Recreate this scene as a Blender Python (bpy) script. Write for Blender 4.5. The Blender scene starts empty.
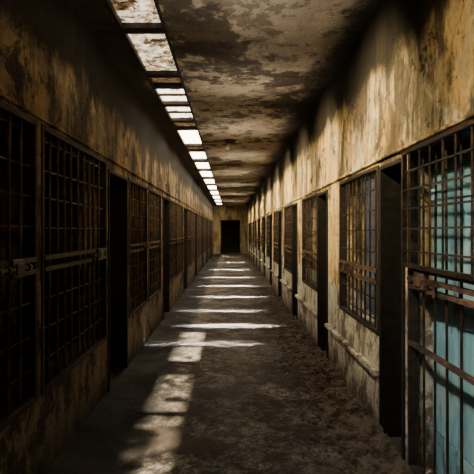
import bpy, bmesh, random, math
from mathutils import Vector, Matrix, noise as mnoise
random.seed(7)
scene=bpy.context.scene
COL=scene.collection
XR,XL=1.10,-1.15
CH=1.5; H=3.15; YB=-1.2; YE=31.0
SKL,SKR=-0.89,-0.54

# ------------------------------------------------------------ materials
class NB:
    def __init__(s,name):
        s.m=bpy.data.materials.new(name); s.m.use_nodes=True
        s.t=s.m.node_tree; s.t.nodes.clear()
        s.out=s.t.nodes.new('ShaderNodeOutputMaterial')
        s.tc=s.t.nodes.new('ShaderNodeTexCoord')
    def n(s,k,**kw):
        x=s.t.nodes.new(k)
        for a,b in kw.items(): setattr(x,a,b)
        return x
    def l(s,a,b): s.t.links.new(a,b)
    def coord(s,scale=(1,1,1),loc=(0,0,0),world=False):
        mp=s.n('ShaderNodeMapping'); mp.inputs['Scale'].default_value=scale; mp.inputs['Location'].default_value=loc
        if world:
            g=s.n('ShaderNodeNewGeometry'); s.l(g.outputs['Position'],mp.inputs['Vector'])
        else: s.l(s.tc.outputs['Object'],mp.inputs['Vector'])
        return mp.outputs['Vector']
    def noise(s,scale,detail=8,rough=.6,vs=(1,1,1),loc=(0,0,0),dist=0,world=True):
        x=s.n('ShaderNodeTexNoise'); x.inputs['Scale'].default_value=scale
        x.inputs['Detail'].default_value=detail; x.inputs['Roughness'].default_value=rough
        x.inputs['Distortion'].default_value=dist
        s.l(s.coord(vs,loc,world),x.inputs['Vector']); return x.outputs['Fac']
    def ramp(s,f,a,b,ca=(0,0,0,1),cb=(1,1,1,1)):
        r=s.n('ShaderNodeValToRGB'); e=r.color_ramp.elements
        e[0].position=a; e[1].position=b; e[0].color=ca; e[1].color=cb
        s.l(f,r.inputs['Fac']); return r.outputs['Color']
    def sramp(s,f,a,b):
        r=s.n('ShaderNodeMapRange'); r.interpolation_type='SMOOTHSTEP'
        r.inputs['From Min'].default_value=a; r.inputs['From Max'].default_value=b
        s.l(f,r.inputs['Value']); return r.outputs['Result']
    def mix(s,f,a,b,mode='MIX'):
        x=s.n('ShaderNodeMixRGB',blend_type=mode)
        for i,v in ((0,f),(1,a),(2,b)):
            if hasattr(v,'is_linked'): s.l(v,x.inputs[i])
            elif i==0: x.inputs[0].default_value=v
            else: x.inputs[i].default_value=(*v,1)
        return x.outputs[0]
    def math(s,op,a,b):
        x=s.n('ShaderNodeMath',operation=op)
        for i,v in enumerate((a,b)):
            if hasattr(v,'is_linked'): s.l(v,x.inputs[i])
            else: x.inputs[i].default_value=v
        return x.outputs[0]
    def zcoord(s):
        g=s.n('ShaderNodeNewGeometry'); p=s.n('ShaderNodeSeparateXYZ'); s.l(g.outputs['Position'],p.inputs[0]); return p.outputs
    def bsdf(s,col,rough=.9,metal=0,bump=None,strength=.5,dist=.02):
        b=s.n('ShaderNodeBsdfPrincipled')
        if hasattr(col,'is_linked'): s.l(col,b.inputs['Base Color'])
        else: b.inputs['Base Color'].default_value=(*col,1)
        if hasattr(rough,'is_linked'): s.l(rough,b.inputs['Roughness'])
        else: b.inputs['Roughness'].default_value=rough
        b.inputs['Metallic'].default_value=metal
        if bump is not None:
            u=s.n('ShaderNodeBump'); u.inputs['Strength'].default_value=strength; u.inputs['Distance'].default_value=dist
            s.l(bump,u.inputs['Height']); s.l(u.outputs[0],b.inputs['Normal'])
        return b.outputs[0]
    def done(s,sh): s.l(sh,s.out.inputs['Surface']); return s.m

def plaster(name,light,mid,dark,peel,stain=(.46,.62),peelr=(.56,.60),streak=(1,1,.4),sscale=2.2,top_shade=None,lower=None,fine=.35,blotch=None,small=.7,runs=None,grey=None,cracks=.35,edge_shade=None):
    b=NB(name)
    base=b.mix(b.ramp(b.noise(1.6,10,.65),.40,.60),mid,light)
    if grey: base=b.mix(b.math('MULTIPLY',b.ramp(b.noise(1.5,12,.75,loc=(21,3,1),vs=(1,1,.8)),.5,.56),.75),base,grey)
    base=b.mix(b.math('MULTIPLY',b.ramp(b.noise(5,8,.7,loc=(3,8,1)),peelr[0],peelr[1]),.8),base,peel)
    st=b.ramp(b.noise(sscale,11,.72,vs=streak,loc=(7,2,5)),stain[0],stain[1])
    base=b.mix(b.math('MULTIPLY',st,.85),base,dark)
    if runs:
        r=b.ramp(b.noise(5,8,.7,vs=(1,1,.12),loc=(2,9,5)),runs,runs+.10)
        base=b.mix(b.math('MULTIPLY',r,.7),base,dark)
        r=b.ramp(b.noise(16,8,.7,vs=(1,1,.07),loc=(5,9,5)),runs+.01,runs+.08)
        base=b.mix(b.math('MULTIPLY',r,.4),base,dark)
    if blotch:
        bl=b.ramp(b.noise(blotch[0],12,.75,loc=(11,3,2),dist=.3),blotch[1],blotch[1]+.035)
        base=b.mix(b.math('MULTIPLY',bl,.9),base,dark)
        bl=b.ramp(b.noise(blotch[0]*3.3,10,.75,loc=(1,13,2),dist=.3),blotch[1]+.01,blotch[1]+.05)
        base=b.mix(b.math('MULTIPLY',bl,small),base,dark)
    fn=b.ramp(b.noise(26,6,.7),.5,.75)
    base=b.mix(b.math('MULTIPLY',fn,fine),base,dark)
    if cracks:
        vo=b.n('ShaderNodeTexVoronoi',feature='DISTANCE_TO_EDGE'); vo.inputs['Scale'].default_value=.9
        wn=b.n('ShaderNodeTexNoise'); wn.inputs['Scale'].default_value=2.5; wn.inputs['Detail'].default_value=8
        b.l(b.coord((1,1,1),(0,0,0),True),wn.inputs['Vector'])
        ad=b.mix(.35,b.coord((1,1,1),(0,0,0),True),wn.outputs['Color'],'ADD'); b.l(ad,vo.inputs['Vector'])
        ck=b.ramp(vo.outputs['Distance'],.003,.007,(1,1,1,1),(0,0,0,1))
        base=b.mix(b.math('MULTIPLY',ck,cracks),base,dark)
    if lower:
        z=b.zcoord()[2]
        lm=b.ramp(b.math('ADD',b.math('MULTIPLY',z,.3),b.math('MULTIPLY',b.noise(3,6,.6),.12)),lower[0]*.3+.055,lower[0]*.3+.065,(1,1,1,1),(0,0,0,1))
        low=b.mix(b.ramp(b.noise(2.6,11,.74,vs=(1,1,.8),loc=(1,1,9)),.50,.56),lower[1],lower[2])
        low=b.mix(b.math('MULTIPLY',b.ramp(b.noise(9,8,.7,vs=(1,1,.3),loc=(5,1,9)),.50,.60),.6),low,dark)
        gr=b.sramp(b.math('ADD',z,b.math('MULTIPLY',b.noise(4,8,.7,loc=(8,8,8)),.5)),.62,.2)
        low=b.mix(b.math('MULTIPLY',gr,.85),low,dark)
        base=b.mix(lm,base,low)
    if top_shade:
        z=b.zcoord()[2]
        mm=b.sramp(b.math('ADD',b.math('MULTIPLY',z,.3),b.math('MULTIPLY',b.noise(2.2,9,.68,vs=(1,1,.7)),.18)),top_shade[0],top_shade[1])
        base=b.mix(b.math('MULTIPLY',mm,.97),base,(.010,.008,.006))  # shaded corner under the ceiling, painted into the wall colour
    if edge_shade:
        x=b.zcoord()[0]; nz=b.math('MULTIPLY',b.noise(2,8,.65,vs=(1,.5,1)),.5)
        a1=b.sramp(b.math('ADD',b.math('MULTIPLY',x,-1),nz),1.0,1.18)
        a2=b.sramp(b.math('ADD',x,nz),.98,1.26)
        base=b.mix(b.math('MULTIPLY',a1,.95),base,(.015,.011,.008)); base=b.mix(b.math('MULTIPLY',a2,.95),base,(.015,.011,.008))  # shade along both ceiling edges, put into the colour
    h=b.math('ADD',b.noise(5,10,.7,loc=(3,8,1)),b.math('MULTIPLY',b.noise(40,6,.6),.4))
    return b.done(b.bsdf(base,.9,0,h,.9,.06))

M={}
M['wr']=plaster('plaster_ochre',(.95,.66,.28),(.66,.43,.165),(.045,.028,.016),(.88,.78,.56),top_shade=(.855,.92),
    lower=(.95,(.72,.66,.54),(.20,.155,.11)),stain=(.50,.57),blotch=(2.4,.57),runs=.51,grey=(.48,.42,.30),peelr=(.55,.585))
M['wl']=plaster('plaster_brown',(.80,.57,.28),(.42,.27,.12),(.022,.015,.009),(.62,.52,.35),top_shade=(.845,.915),stain=(.48,.55),blotch=(1.7,.535),runs=.515,grey=(.28,.225,.145),
    lower=(.78,(.25,.185,.115),(.04,.028,.017)))  # lower left wall darkened: shade put into the plaster colour
M['we']=plaster('plaster_olive',(.62,.48,.25),(.45,.34,.17),(.08,.06,.035),(.5,.45,.32),runs=.53)
M['ce']=plaster('ceiling_plaster',(.66,.55,.40),(.48,.395,.28),(.032,.022,.015),(.76,.66,.5),streak=(1,.8,1),sscale=.95,stain=(.535,.58),peelr=(.60,.63),blotch=(.8,.53),small=.6,grey=(.36,.31,.235),cracks=0,edge_shade=True,fine=.3)
M['cell']=plaster('cell_plaster',(.05,.045,.035),(.03,.025,.02),(.008,.007,.006),(.05,.045,.04),cracks=0)  # near-black plaster: the darkness of the cells painted in
M['cellr']=plaster('cell_plaster_grey',(.48,.48,.45),(.36,.36,.33),(.08,.075,.07),(.5,.49,.45),cracks=0,stain=(.52,.62))

b=NB('floor_concrete')
c=b.mix(b.ramp(b.noise(1.3,10,.65),.35,.65),(.17,.14,.11),(.43,.38,.315))
c=b.mix(b.ramp(b.noise(2.6,12,.78,loc=(4,4,4)),.47,.55),c,(.08,.06,.042))
c=b.mix(b.math('MULTIPLY',b.ramp(b.noise(11,10,.75,loc=(9,4,4)),.48,.54),.75),c,(.055,.041,.029))
c=b.mix(b.math('MULTIPLY',b.ramp(b.noise(45,6,.7),.49,.59),.75),c,(.038,.027,.018))
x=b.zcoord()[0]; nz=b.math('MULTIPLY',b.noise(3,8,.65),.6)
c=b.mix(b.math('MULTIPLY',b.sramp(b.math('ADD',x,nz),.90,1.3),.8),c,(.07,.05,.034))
c=b.mix(b.math('MULTIPLY',b.sramp(b.math('ADD',b.math('MULTIPLY',x,-1),nz),.84,.99),.97),c,(.009,.007,.005))  # shadow along the left floor edge, painted into the concrete
h=b.math('ADD',b.math('ADD',b.noise(2.6,12,.78,loc=(4,4,4)),b.math('MULTIPLY',b.noise(11,10,.75,loc=(9,4,4)),.5)),b.math('MULTIPLY',b.noise(50,5,.6),.45))
rg=b.ramp(b.noise(1.3,8,.6,loc=(1,6,0)),.4,.65,(.55,.55,.55,1),(.95,.95,.95,1))
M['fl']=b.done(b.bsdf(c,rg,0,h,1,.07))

def rust(name,a,bb,metal=.4,rough=.7):
    b=NB(name)
    c=b.mix(b.ramp(b.noise(14,8,.7),.42,.62),a,bb)
    return b.done(b.bsdf(c,rough,metal,b.noise(60,5,.6),.5,.006))
M['bar']=rust('blackened_iron',(.028,.022,.017),(.11,.064,.036),.4,.42)
M['barR']=rust('rusted_iron',(.018,.014,.012),(.085,.045,.024),.45,.45)
M['rail']=rust('flaking_rusted_rail',(.035,.024,.018),(.16,.08,.042),.2,.7)
M['frame']=rust('dark_steel',(.018,.014,.012),(.05,.031,.02))
M['lining']=rust('door_lining_shade',(.008,.007,.006),(.022,.016,.012))  # black colour paints the shade of the doorway recess onto the lining
b=NB('teal_paint')
c=b.mix(b.ramp(b.noise(2,8,.6,vs=(1,1,.3)),.4,.65),(.10,.29,.36),(.24,.48,.55))
c=b.mix(b.math('MULTIPLY',b.ramp(b.noise(3,10,.7,vs=(1,1,.5),loc=(3,3,3)),.50,.60),.45),c,(.48,.60,.61))
c=b.mix(b.math('MULTIPLY',b.ramp(b.noise(6,10,.72,vs=(1,1,.25)),.53,.60),.8),c,(.09,.05,.028))
M['teal']=b.done(b.bsdf(c,.7,.0,b.noise(6,10,.72,vs=(1,1,.35)),.4,.01))
b=NB('rubble')
c=b.mix(b.ramp(b.noise(9,6,.7),.4,.6),(.065,.047,.031),(.26,.195,.135))
M['rub']=b.done(b.bsdf(c,.95,0,b.noise(70,5,.7),1,.03))
b=NB('milky_bulb_glass')
M['bulb']=b.done(b.bsdf(b.mix(b.ramp(b.noise(30,5,.6),.4,.6),(.25,.22,.17),(.5,.45,.36)),.35))

def glass(name,dirt,em,op=.75,scale=4.2,tint=(.62,.42,.22),d2r=(.46,.62)):
    b=NB(name)
    d=b.ramp(b.noise(scale,12,.78,loc=(2,3,4),dist=.4),dirt[0],dirt[1])
    d2=b.ramp(b.noise(11,10,.75),d2r[0],d2r[1])
    tr=b.n('ShaderNodeBsdfTransparent'); tr.inputs[0].default_value=(.9,.85,.74,1)
    e=b.n('ShaderNodeEmission'); e.inputs[1].default_value=em
    b.l(b.mix(d2,(1,.90,.70),tint),e.inputs[0])
    a=b.n('ShaderNodeMixShader'); a.inputs[0].default_value=op
    b.l(tr.outputs[0],a.inputs[1]); b.l(e.outputs[0],a.inputs[2])
    e2=b.n('ShaderNodeEmission'); e2.inputs[1].default_value=.34
    b.l(b.mix(b.ramp(b.noise(18,6,.7),.4,.6),(.10,.04,.015),(.85,.48,.20)),e2.inputs[0])
    m=b.n('ShaderNodeMixShader'); b.l(d,m.inputs[0]); b.l(a.outputs[0],m.inputs[1]); b.l(e2.outputs[0],m.inputs[2])
    return b.done(m.outputs[0])
M['gl_dirty']=glass('dirty_glass',(.485,.545),2.1,.83,4.4,(.42,.24,.09),(.44,.56))
M['gl_mid']=glass('stained_glass',(.53,.59),6,.78)
M['gl_clean']=glass('hazy_glass',(.60,.68),15,.95)
M['gl_brown']=glass('rust_caked_glass',(.38,.46),.8)

# ------------------------------------------------------------ mesh helpers
def mesh_boxes(name,boxes,mat,bevel=0):
    bm=bmesh.new()
    for (x0,x1,y0,y1,z0,z1) in boxes:
        r=bmesh.ops.create_cube(bm,size=1)
        for v in r['verts']:
            v.co=Vector(((x0+x1)/2+v.co.x*(x1-x0),(y0+y1)/2+v.co.y*(y1-y0),(z0+z1)/2+v.co.z*(z1-z0)))
    if bevel: bmesh.ops.bevel(bm,geom=bm.edges[:],offset=bevel,segments=1,affect='EDGES')
    me=bpy.data.meshes.new(name); bm.to_mesh(me); bm.free(); me.materials.append(mat); return me
def rod(bm,p,q,r,seg=8):
    p=Vector(p);q=Vector(q);d=q-p
    m=Matrix.Translation((p+q)/2)@d.to_track_quat('Z','Y').to_matrix().to_4x4()
    bmesh.ops.create_cone(bm,cap_ends=True,segments=seg,radius1=r,radius2=r,depth=d.length,matrix=m)
def obj(name,me,loc=(0,0,0),parent=None):
    o=bpy.data.objects.new(name,me); o.location=loc
    if parent: o.parent=parent
    COL.objects.link(o); return o
def struct(name,boxes,mat,bevel=0,label=None):
    o=obj(name,mesh_boxes(name,boxes,mat,bevel)); o['kind']='structure'; o['label']=label or name.replace('_',' '); return o
def thing(name,loc,label,cat,group=None):
    o=obj(name,None,loc); o.empty_display_size=.1; o['label']=label; o['category']=cat
    if group: o['group']=group
    return o

# ------------------------------------------------------------ openings
ZR0,ZR1=CH-.78,CH+.49
ZL0,ZL1=CH-1.0,CH+.65
right=[('gate',1.55,2.93,.04,ZR1+.0),('door',2.99,3.48,0,ZR1-.02),('win',3.52,4.78,ZR0,ZR1)]
y=5.37
while y+2<YE-1:
    right.append(('door',y,y+.6,0,ZR1-.02)); right.append(('win',y+.66,y+1.92,ZR0,ZR1)); y+=2.45
left=[('win',1.30,2.80,ZL0,ZL1),('win',2.87,4.36,ZL0,ZL1)]
y=4.42
while y+3.4<YE-.6:
    left.append(('door',y,y+.8,0,CH+.58)); left.append(('win',y+.90,y+2.06,ZL0+.02,CH+.6)); left.append(('win',y+2.17,y+3.33,ZL0+.02,CH+.6)); y+=3.55

def wallboxes(x0,x1,ops):
    bx=[]; y=YB
    for k,a,c,z0,z1 in sorted(ops,key=lambda t:t[1]):
        bx.append((x0,x1,y,a,0,H)); bx.append((x0,x1,a,c,z1,H))
        if z0>0.001: bx.append((x0,x1,a,c,0,z0))
        y=c
    bx.append((x0,x1,y,YE,0,H)); return bx
TH=.24
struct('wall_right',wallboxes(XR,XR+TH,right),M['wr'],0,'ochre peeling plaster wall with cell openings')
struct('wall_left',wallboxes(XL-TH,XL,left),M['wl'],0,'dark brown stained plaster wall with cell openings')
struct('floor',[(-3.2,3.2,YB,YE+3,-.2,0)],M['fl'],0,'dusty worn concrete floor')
struct('wall_end',[(-3.2,-.62,YE,YE+.3,0,H),(.55,3.2,YE,YE+.3,0,H),(-.62,.55,YE,YE+.3,CH+.66,H)],M['we'])
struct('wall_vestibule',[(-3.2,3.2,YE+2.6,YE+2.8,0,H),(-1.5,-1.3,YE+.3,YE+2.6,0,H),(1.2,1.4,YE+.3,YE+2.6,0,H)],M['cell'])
struct('door_1',[(-.68,-.62,YE-.03,YE+.1,0,CH+.72),(.55,.61,YE-.03,YE+.1,0,CH+.72),(-.62,.55,YE-.03,YE+.1,CH+.66,CH+.72)],M['frame'],0,'dark open doorway at the corridor end')
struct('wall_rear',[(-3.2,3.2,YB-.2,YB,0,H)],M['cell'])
struct('wall_cell_right',[(3.0,3.2,YB,YE,0,H)],M['cellr'])
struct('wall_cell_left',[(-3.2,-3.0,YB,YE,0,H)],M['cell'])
pr=[(XR+TH,3.0,YB+1,YB+1.1,0,H),(XR+TH,3.0,2.94,2.98,0,H),(XR+TH,3.0,3.50,3.52,0,H)]; pl=[(-3.0,XL-TH,YB+1,YB+1.1,0,H)]
y=5.05
while y<YE: pr.append((XR+TH,3.0,y,y+.1,0,H)); y+=2.45
y=4.365
while y<YE: pl.append((-3.0,XL-TH,y-.05,y+.05,0,H)); y+=3.55
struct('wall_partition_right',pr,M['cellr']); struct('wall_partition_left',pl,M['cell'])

panes=[(-.2,.8,'gl_dirty'),(.9,1.65,'gl_dirty'),(1.75,2.65,'gl_dirty'),(2.74,3.84,'gl_dirty'),(3.92,4.98,'gl_dirty'),(5.05,5.38,'gl_brown'),(5.45,6.14,'gl_mid'),(6.24,7.05,'gl_mid'),
 (7.14,7.6,'gl_brown'),(7.70,9.1,'gl_clean'),(9.24,9.7,'gl_brown'),(9.82,11.0,'gl_clean'),(11.3,12.7,'gl_clean'),(13.0,14.6,'gl_clean'),(15,16.7,'gl_clean'),(17.1,19.0,'gl_clean'),
 (19.5,21.6,'gl_clean'),(22.2,24.5,'gl_clean'),(25,27.3,'gl_clean'),(28,29.8,'gl_clean')]
cb=[]; P=1.13; y0=3.93-P*5
ys=[]; y=y0
while y<YE+3: ys.append(y); y+=P
for y in ys:
    cb.append((SKR,XR+TH-.1,y+.007,y+P-.007,H,H+.06)); cb.append((XL-TH+.1,SKL,y+.007,y+P-.007,H,H+.06))
cb.append((SKR,3.2,YB-.2,YE+3,H+.05,H+.2)); cb.append((-3.2,SKL,YB-.2,YE+3,H+.05,H+.2))
yy=YB-.2
for a,c,_ in panes:
    cb.append((SKL,SKR,yy,a,H+.01,H+.2)); yy=c
cb.append((SKL,SKR,yy,YE+3,H+.01,H+.2))
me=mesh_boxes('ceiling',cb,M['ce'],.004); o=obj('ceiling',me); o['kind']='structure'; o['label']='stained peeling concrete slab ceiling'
for n,(a,c,g) in enumerate(panes,1):
    f=.03
    fr=[(SKL-.015,SKL+.012,a-f,c+f,H-.014,H+.09),(SKR-.012,SKR+.015,a-f,c+f,H-.014,H+.09),
        (SKL+.012,SKR-.012,a-f,a+.02,H-.014,H+.09),(SKL+.012,SKR-.012,c-.02,c+f,H-.014,H+.09)]
    if g=='gl_mid': fr.append((SKL+.012,SKR-.012,(a+c)/2-.012,(a+c)/2+.012,H,H+.04))
    e=obj('window_%d'%n,mesh_boxes('skylight_frame',fr,M['frame'],.003))
    e['kind']='structure'; e['label']='narrow dirty glass skylight pane in steel frame'
    obj('glass',mesh_boxes('glass',[(SKL+.008,SKR-.008,a+.01,c-.01,H+.03,H+.036)],M[g]),parent=e)

struct('trim_1',[(XR-.022,XR+.01,1.0,YE,ZR1+.025,ZR1+.045)],M['wr'],.004)
struct('trim_2',[(XL-.01,XL+.015,1.0,YE,ZL1+.02,ZL1+.035)],M['wl'],.003)
lb=[(XR-.045,XR+.01,3.52,5.35,.42,.46)]; y=5.37
while y+2<YE-1: lb.append((XR-.045,XR+.01,y+.62,y+2.43,.42,.46)); y+=2.45
struct('trim_3',lb,M['wr'],.006)

lamp=thing('ceiling_lamp',(-.02,8.6,H),'small unlit round ceiling lamp with a dark steel base','lamp')
bm=bmesh.new(); bmesh.ops.create_cone(bm,cap_ends=True,segments=24,radius1=.09,radius2=.12,depth=.04,matrix=Matrix.Translation((0,0,-.02)))
bmesh.ops.create_cone(bm,cap_ends=True,segments=20,radius1=.045,radius2=.05,depth=.035,matrix=Matrix.Translation((0,0,-.057)))
me=bpy.data.meshes.new('lamp_base'); bm.to_mesh(me); bm.free(); me.materials.append(M['frame']); obj('lamp_base',me,parent=lamp)
bm=bmesh.new(); bmesh.ops.create_uvsphere(bm,u_segments=20,v_segments=12,radius=.065,matrix=Matrix.Translation((0,0,-.12))@Matrix.Diagonal((1,1,1.1,1)))
me=bpy.data.meshes.new('bulb'); bm.to_mesh(me); bm.free(); me.materials.append(M['bulb']); obj('bulb',me,parent=lamp)

# ------------------------------------------------------------ grilles
cache={}
def vbar(L,r,mat):
    k=('v',round(L,3),r,mat.name)
    if k not in cache:
        bm=bmesh.new(); rod(bm,(0,0,0),(0,0,L),r); me=bpy.data.meshes.new('vertical_bar'); bm.to_mesh(me); bm.free(); me.materials.append(mat); cache[k]=me
    return cache[k]
def hbar(L,t,mat,h=None):
    k=('h',round(L,3),t,h,mat.name)
    if k not in cache:
        hh=h or t*1.1
        cache[k]=mesh_boxes('crossbar',[(-t/2,t/2,-L/2,L/2,-hh/2,hh/2)],mat)
    return cache[k]
def grille(side,y0,y1,z0,z1,name,label,cat,group,mat,nv,hz,rails,detail,latch=None,fw=.035,vr=.0095,ht=.010,rh=.034,rmat=None,upper=None):
    W=y1-y0; Hh=z1-z0; s=1 if side=='R' else -1
    X=XR if side=='R' else XL
    rmat=rmat or mat
    root=thing(name,(X+s*.02,(y0+y1)/2,z0),label,cat,group)
    F=[(-.03,.03,-W/2,-W/2+fw,0,Hh),(-.03,.03,W/2-fw,W/2,0,Hh),(-.03,.03,-W/2+fw,W/2-fw,0,fw),(-.03,.03,-W/2+fw,W/2-fw,Hh-fw,Hh)]
    if not detail:
        bx=list(F)
        for i in range(nv):
            yy=-W/2+fw+(W-2*fw)*(i+1)/(nv+1); bx.append((-.007,.007,yy-.007,yy+.007,fw,Hh-fw))
        for z in hz: bx.append((-.014,-.006,-W/2+fw,W/2-fw,z-.006,z+.006))
        for z in rails: bx.append((-.022,.012,-W/2+fw,W/2-fw,z-.015,z+.015))
        k=('G',side,round(W,3),round(Hh,3))
        if k not in cache: cache[k]=mesh_boxes('grille',bx,mat)
        obj('barred_frame',cache[k],parent=root); return root
    k=('F',round(W,3),round(Hh,3),fw,M['frame'].name)
    if k not in cache: cache[k]=mesh_boxes('frame',F,M['frame'],.003)
    obj('frame',cache[k],parent=root)
    for i in range(nv):
        yy=-W/2+fw+(W-2*fw)*(i+1)/(nv+1)
        b_=obj('vertical_bar',vbar(Hh-2*fw+.01,vr,mat),(0,yy+random.uniform(-.014,.014),fw-.005),root)
        b_.rotation_euler=(random.uniform(-.014,.014),0,0)
    hx=s*.004
    if upper:
        zb,zt=upper; px=-s*.07; t=.026
        a0,a1=min(px,px+s*.03),max(px,px+s*.03)
        b0,b1=min(px,-s*.0),max(px,-s*.0)
        P_=[(a0,a1,-W/2,-W/2+t,zb,zt),(a0,a1,W/2-t,W/2,zb,zt),(a0,a1,-W/2+t,W/2-t,zb,zb+t),(a0,a1,-W/2+t,W/2-t,zt-t,zt)]
        for yy in (-W/2+.002,W/2-.022):
            for zz in (zb,zt-.022): P_.append((b0,b1,yy,yy+.02,zz,zz+.02))
        obj('upper_grate_frame',mesh_boxes('upper_grate_frame',P_,mat,.003),parent=root)
        for i in range(nv+1):
            yy=-W/2+fw+(W-2*fw)*(i+.5)/(nv+1)
            obj('vertical_bar',vbar(zt-zb-.02,vr*.9,mat),(px+s*.015,yy+random.uniform(-.006,.006),zb+.01),root)
        hx=px+s*.012
    for z in hz:
        o=obj('crossbar',hbar(W-2*fw+.01,ht,mat),(hx,0,z+random.uniform(-.01,.01)),root)
        o.rotation_euler=(random.uniform(-.008,.008),0,0)
    for z in rails:
        obj('middle_rail',hbar(W-2*fw+.01,.026,rmat,rh),(-s*.022,0,z),root)
    if latch is not None:
        k=('lock',rmat.name,s)
        if k not in cache:
            bm=bmesh.new()
            for (a0,a1,b0,b1,c0,c1) in [(-s*.055,-s*.02,-.07,.07,-.05,.05),(-s*.067,-s*.055,-.05,.05,-.03,.03)]:
                r=bmesh.ops.create_cube(bm,size=1)
                for v in r['verts']: v.co=Vector(((a0+a1)/2+v.co.x*abs(a1-a0),(b0+b1)/2+v.co.y*(b1-b0),(c0+c1)/2+v.co.z*(c1-c0)))
            bmesh.ops.bevel(bm,geom=bm.edges[:],offset=.004,segments=1,affect='EDGES')
            me=bpy.data.meshes.new('lock_box'); bm.to_mesh(me); bm.free(); me.materials.append(rmat); cache[k]=me
            bm=bmesh.new(); rod(bm,(-s*.05,-.26,0),(-s*.05,.16,0),.012); rod(bm,(-s*.05,-.2,0),(-s*.05,-.2,-.07),.010)
            for yy in(-.22,-.12,.12): rod(bm,(-s*.05,yy-.012,0),(-s*.05,yy+.012,0),.021); rod(bm,(-s*.05,yy,0),(-s*.01,yy,0),.008)
            me=bpy.data.meshes.new('bolt'); bm.to_mesh(me); bm.free(); me.materials.append(rmat); cache[k+('b',)]=me
        obj('lock_box',cache[k],(0,latch[0],latch[1]),root)
        obj('sliding_bolt',cache[k+('b',)],(0,latch[0],latch[1]),root)
    return root

for k,a,c,z0,z1 in right:
    if k=='win':
        Hh=z1-z0; mid=CH-.32-z0
        hz=[mid+.16*i for i in range(1,6) if mid+.16*i<Hh-.06]+[mid-.06-.15*i for i in range(1,4) if mid-.06-.15*i>.06]
        grille('R',a,c,z0,z1,'window_grille','rusted iron bar grille set in an ochre wall opening' if a>5 else 'rusted iron bar grille with bolt beside the open doorway',
            'window bars','barred windows along the ochre wall',M['barR'],8,hz,[mid+.02,mid-.07],a<12,latch=(.30,mid-.025) if a<9 else None,vr=.008,fw=.03,rh=.032,rmat=M['rail'])
    elif k=='gate':
        Hh=z1-z0; r1=CH-.23-z0; r2=CH-.335-z0; r3=CH-.68-z0
        g=grille('R',a,c,z0,z1,'cell_gate','tall rusted barred cell gate in front of a teal door','gate',None,M['barR'],8,
            [r1+.12*i for i in range(1,6)],[r1,(r1+r2)/2,r2,r3],True,latch=(.46,(r1+r2)/2),fw=.026,vr=.0075,rh=.024,rmat=M['rail'],ht=.009,upper=(r1+.01,Hh-.0))
        d=thing('cell_door',(XR+.16,(a+c)/2,.02),'peeling teal painted steel door behind a barred gate','door')
        W=c-a-.02; pl_=[]; nn=4
        for i in range(nn):
            q=-W/2+W*i/nn; pl_.append((-.02,.02,q+.004,q+W/nn-.004,0,z1-.08))
        pl_.append((.0,.03,-W/2,W/2,0,z1-.08))
        obj('door_panel',mesh_boxes('door_panel',pl_,M['teal'],.003),parent=d)
        for zz in (.25,1.0,1.7): obj('door_batten',mesh_boxes('door_batten',[(-.035,-.02,-W/2,W/2,zz-.035,zz+.035)],M['teal'],.003),parent=d)
for i,(k,a,c,z0,z1) in enumerate(left):
    if k=='win':
        Hh=z1-z0; mid=CH-.2-z0
        hz=[mid+.04+.18*j for j in range(1,6) if mid+.18*j+.04<Hh-.06]+[mid-.04-.19*j for j in range(1,7) if mid-.19*j-.04>.06]
        grille('L',a,c,z0,z1,'window_grille','large blackened iron bar grille over a dark cell' if a<4 else 'dark iron bar grille set in a brown wall opening','window bars','barred windows along the brown wall',M['bar'],
            9 if c-a>1.3 else 7,hz,[mid+.035,mid-.035],a<13,latch=(.45,mid) if a<9 else None,fw=.035,vr=.013,ht=.010,rh=.028)
nt=4
for side,ops in(('R',right),('L',left)):
    for k,a,c,z0,z1 in ops:
        if k!='door': continue
        x0,x1=(XR-.015,XR+TH+.01) if side=='R' else (XL-TH-.01,XL+.015)
        struct('trim_%d'%nt,[(x0,x1,a,a+.03,0,z1),(x0,x1,c-.03,c,0,z1),(x0,x1,a+.03,c-.03,z1-.03,z1)],M['lining'],.003,'steel lining of an open cell doorway, shade painted into its black'); nt+=1

# ------------------------------------------------------------ rubble
rnd=random.Random(3); V=[];Fc=[]
ico=bmesh.new(); bmesh.ops.create_icosphere(ico,subdivisions=1,radius=1)
iv=[v.co.copy() for v in ico.verts]; fi=[[v.index for v in f.verts] for f in ico.faces]; ico.free()
octv=[Vector(p) for p in((1,0,0),(0,1,0),(-1,0,0),(0,-1,0),(0,0,1),(0,0,-1))]
octf=[(0,1,4),(1,2,4),(2,3,4),(3,0,4),(1,0,5),(2,1,5),(3,2,5),(0,3,5)]
def hgt(x,y):
    e=max(0,(x-.62)/.48)
    nn=mnoise.noise(Vector((x*3,y*1.5,0)))*.5+mnoise.noise(Vector((x*11,y*9,3)))*.4+mnoise.noise(Vector((x*30,y*30,3)))*.25
    fade=1 if y<5 else max(.12,1-(y-5)/6)
    return e**1.4*(.09+.07*nn)*fade-.014+ .016*nn*min(1,e*3)
def chunk(x,y,s,big,z=0):
    vs,fs=(iv,fi) if big else (octv,octf)
    m=Matrix.Rotation(rnd.random()*6.28,3,'Z')@Matrix.Rotation(rnd.uniform(-.5,.5),3,'X')
    sc=(s*rnd.uniform(.6,1.6),s*rnd.uniform(.5,1.2),s*rnd.uniform(.3,.8)); o=len(V)
    for v in vs:
        p=m@Vector((v.x*sc[0]*rnd.uniform(.5,1.2),v.y*sc[1]*rnd.uniform(.5,1.2),v.z*sc[2]*rnd.uniform(.5,1.2)))
        V.append((min(p.x+x,1.085),p.y+y,p.z+z+sc[2]*.4))
    for f in fs: Fc.append([o+i for i in f])
nx=34; ny=520
for j in range(ny+1):
    yy=1.5+13.5*(j/ny)**1.3
    for i in range(nx+1):
        xx=.55+.535*i/nx; V.append((xx,yy,hgt(xx,yy)))
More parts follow.
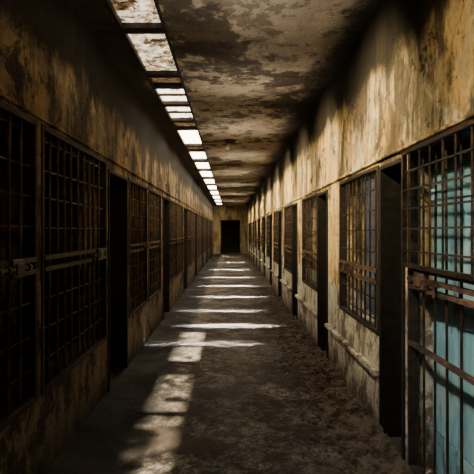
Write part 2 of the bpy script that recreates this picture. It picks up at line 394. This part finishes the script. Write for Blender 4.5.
for j in range(ny):
    for i in range(nx):
        a=j*(nx+1)+i; Fc.append([a,a+1,a+nx+2,a+nx+1])
for i in range(36000):
    yy=1.6+11*rnd.random()**1.9; xx=1.08-1.0*rnd.random()**2.1
    w_=max(.30,min(1,(xx-.25)/.5))
    s=.002+.030*w_*rnd.random()**8
    chunk(xx,yy,s,s>.010,max(0,hgt(xx,yy)) if xx>.55 else 0)
for i in range(6000):
    chunk(rnd.uniform(-.85,.6),1.6+11*rnd.random()**1.6,.0018+.005*rnd.random()**4,False)
me=bpy.data.meshes.new('rubble'); me.from_pydata(V,[],Fc); me.materials.append(M['rub'])
o=obj('rubble',me); o['kind']='stuff'; o['label']='crumbled plaster and brown dirt along the wall base'; o['category']='rubble'

# ------------------------------------------------------------ lights
w=bpy.data.worlds.new('World'); scene.world=w; w.use_nodes=True
bg=w.node_tree.nodes['Background']; bg.inputs[0].default_value=(1,.94,.82,1); bg.inputs[1].default_value=4.5
def light(kind,name,loc,target,energy,color,scale=None,**kw):
    L=bpy.data.lights.new(name,kind); L.energy=energy; L.color=color
    for a,v in kw.items(): setattr(L,a,v)
    o=bpy.data.objects.new(name,L); o.location=loc
    o.rotation_euler=(Vector(target)-Vector(loc)).to_track_quat('-Z','Y').to_euler()
    if scale: o.scale=scale
    COL.objects.link(o); return o
light('SUN','sun',(-1,5,10),(-.50,5.0,.0),1050,(1,.97,.93),angle=math.radians(1.8))
for i,y in enumerate((1.0,3.0,4.9,6.7,8.6,10.8,13.2,16,19.5,23.5,28)):
    light('SPOT','wall_wash',(-.45,y,3.06),(1.1,y+.7,2.1),(220,620,500,660,700,780,800,820,840,840,720)[i],(1,.81,.44),spot_size=math.radians(66),spot_blend=1,shadow_soft_size=.05)  # added spots brightening the right wall, no lamps hang here
for y,e,xx in ((6.3,6,-.4),(7.5,15,-.1),(8.9,9,-.25),(10.8,18,-.05),(12.9,17,-.15),(15.3,20,-.1),(18.4,23,-.1),(22.4,25,-.05),(27.6,24,0)):
    light('SPOT','skylight_pool',(-.6,y,3.08),(xx,y,0),660*e,(1,.97,.93),scale=(.21,1,1),spot_size=math.radians(33),spot_blend=.7,shadow_soft_size=.04)
for y,e in ((1.6,25),(3.3,25),(5.2,25),(7.6,25),(10.5,25),(13.5,25),(17,24),(21,22),(26,20)):
    light('SPOT','ceiling_fill',(0.12,y,2.38),(.12,y,4),e,(1,.87,.68),spot_size=math.radians(138),spot_blend=1,shadow_soft_size=.03)  # added upward spots filling the ceiling and upper walls
for y,e in ((2.6,75),(4.8,72),(7.4,48),(10.5,36),(14,34),(18,34),(22,34),(27,34)):
    light('SPOT','floor_fill',(-.45,y,3.08),(.85,y,0),e,(1,.9,.74),spot_size=math.radians(62),spot_blend=1,shadow_soft_size=.1)  # added soft fill for the floor and lower right wall
for y,e in ((2.6,15),(5.5,80),(8.5,150),(12,175),(16,175),(20.5,160),(25,130)):
    light('SPOT','left_wall_fill',(-.3,y,3.0),(-1.15,y+1.8,2.3),e,(1,.82,.50),spot_size=math.radians(70),spot_blend=1,shadow_soft_size=.05)  # added fill on the left wall, without a source of its own
light('SPOT','gate_fill',(-.5,1.7,3.06),(1.2,2.4,.9),190,(1,.97,.91),spot_size=math.radians(48),spot_blend=1,shadow_soft_size=.12)  # added spot to brighten the teal door and gate
for y in (4.2,6.4,8.8,11.3,13.7,16.2):
    light('POINT','cell_daylight',(2.3,y,2.75),(0,0,0),34,(.88,.96,1),shadow_soft_size=.1)

cam=bpy.data.cameras.new('cam'); cam.sensor_width=36; cam.lens=36; cam.shift_x=6/474; cam.shift_y=-6/474
co=bpy.data.objects.new('camera',cam); co.location=(0,0,CH); co.rotation_euler=(math.radians(90),0,0); COL.objects.link(co); scene.camera=co
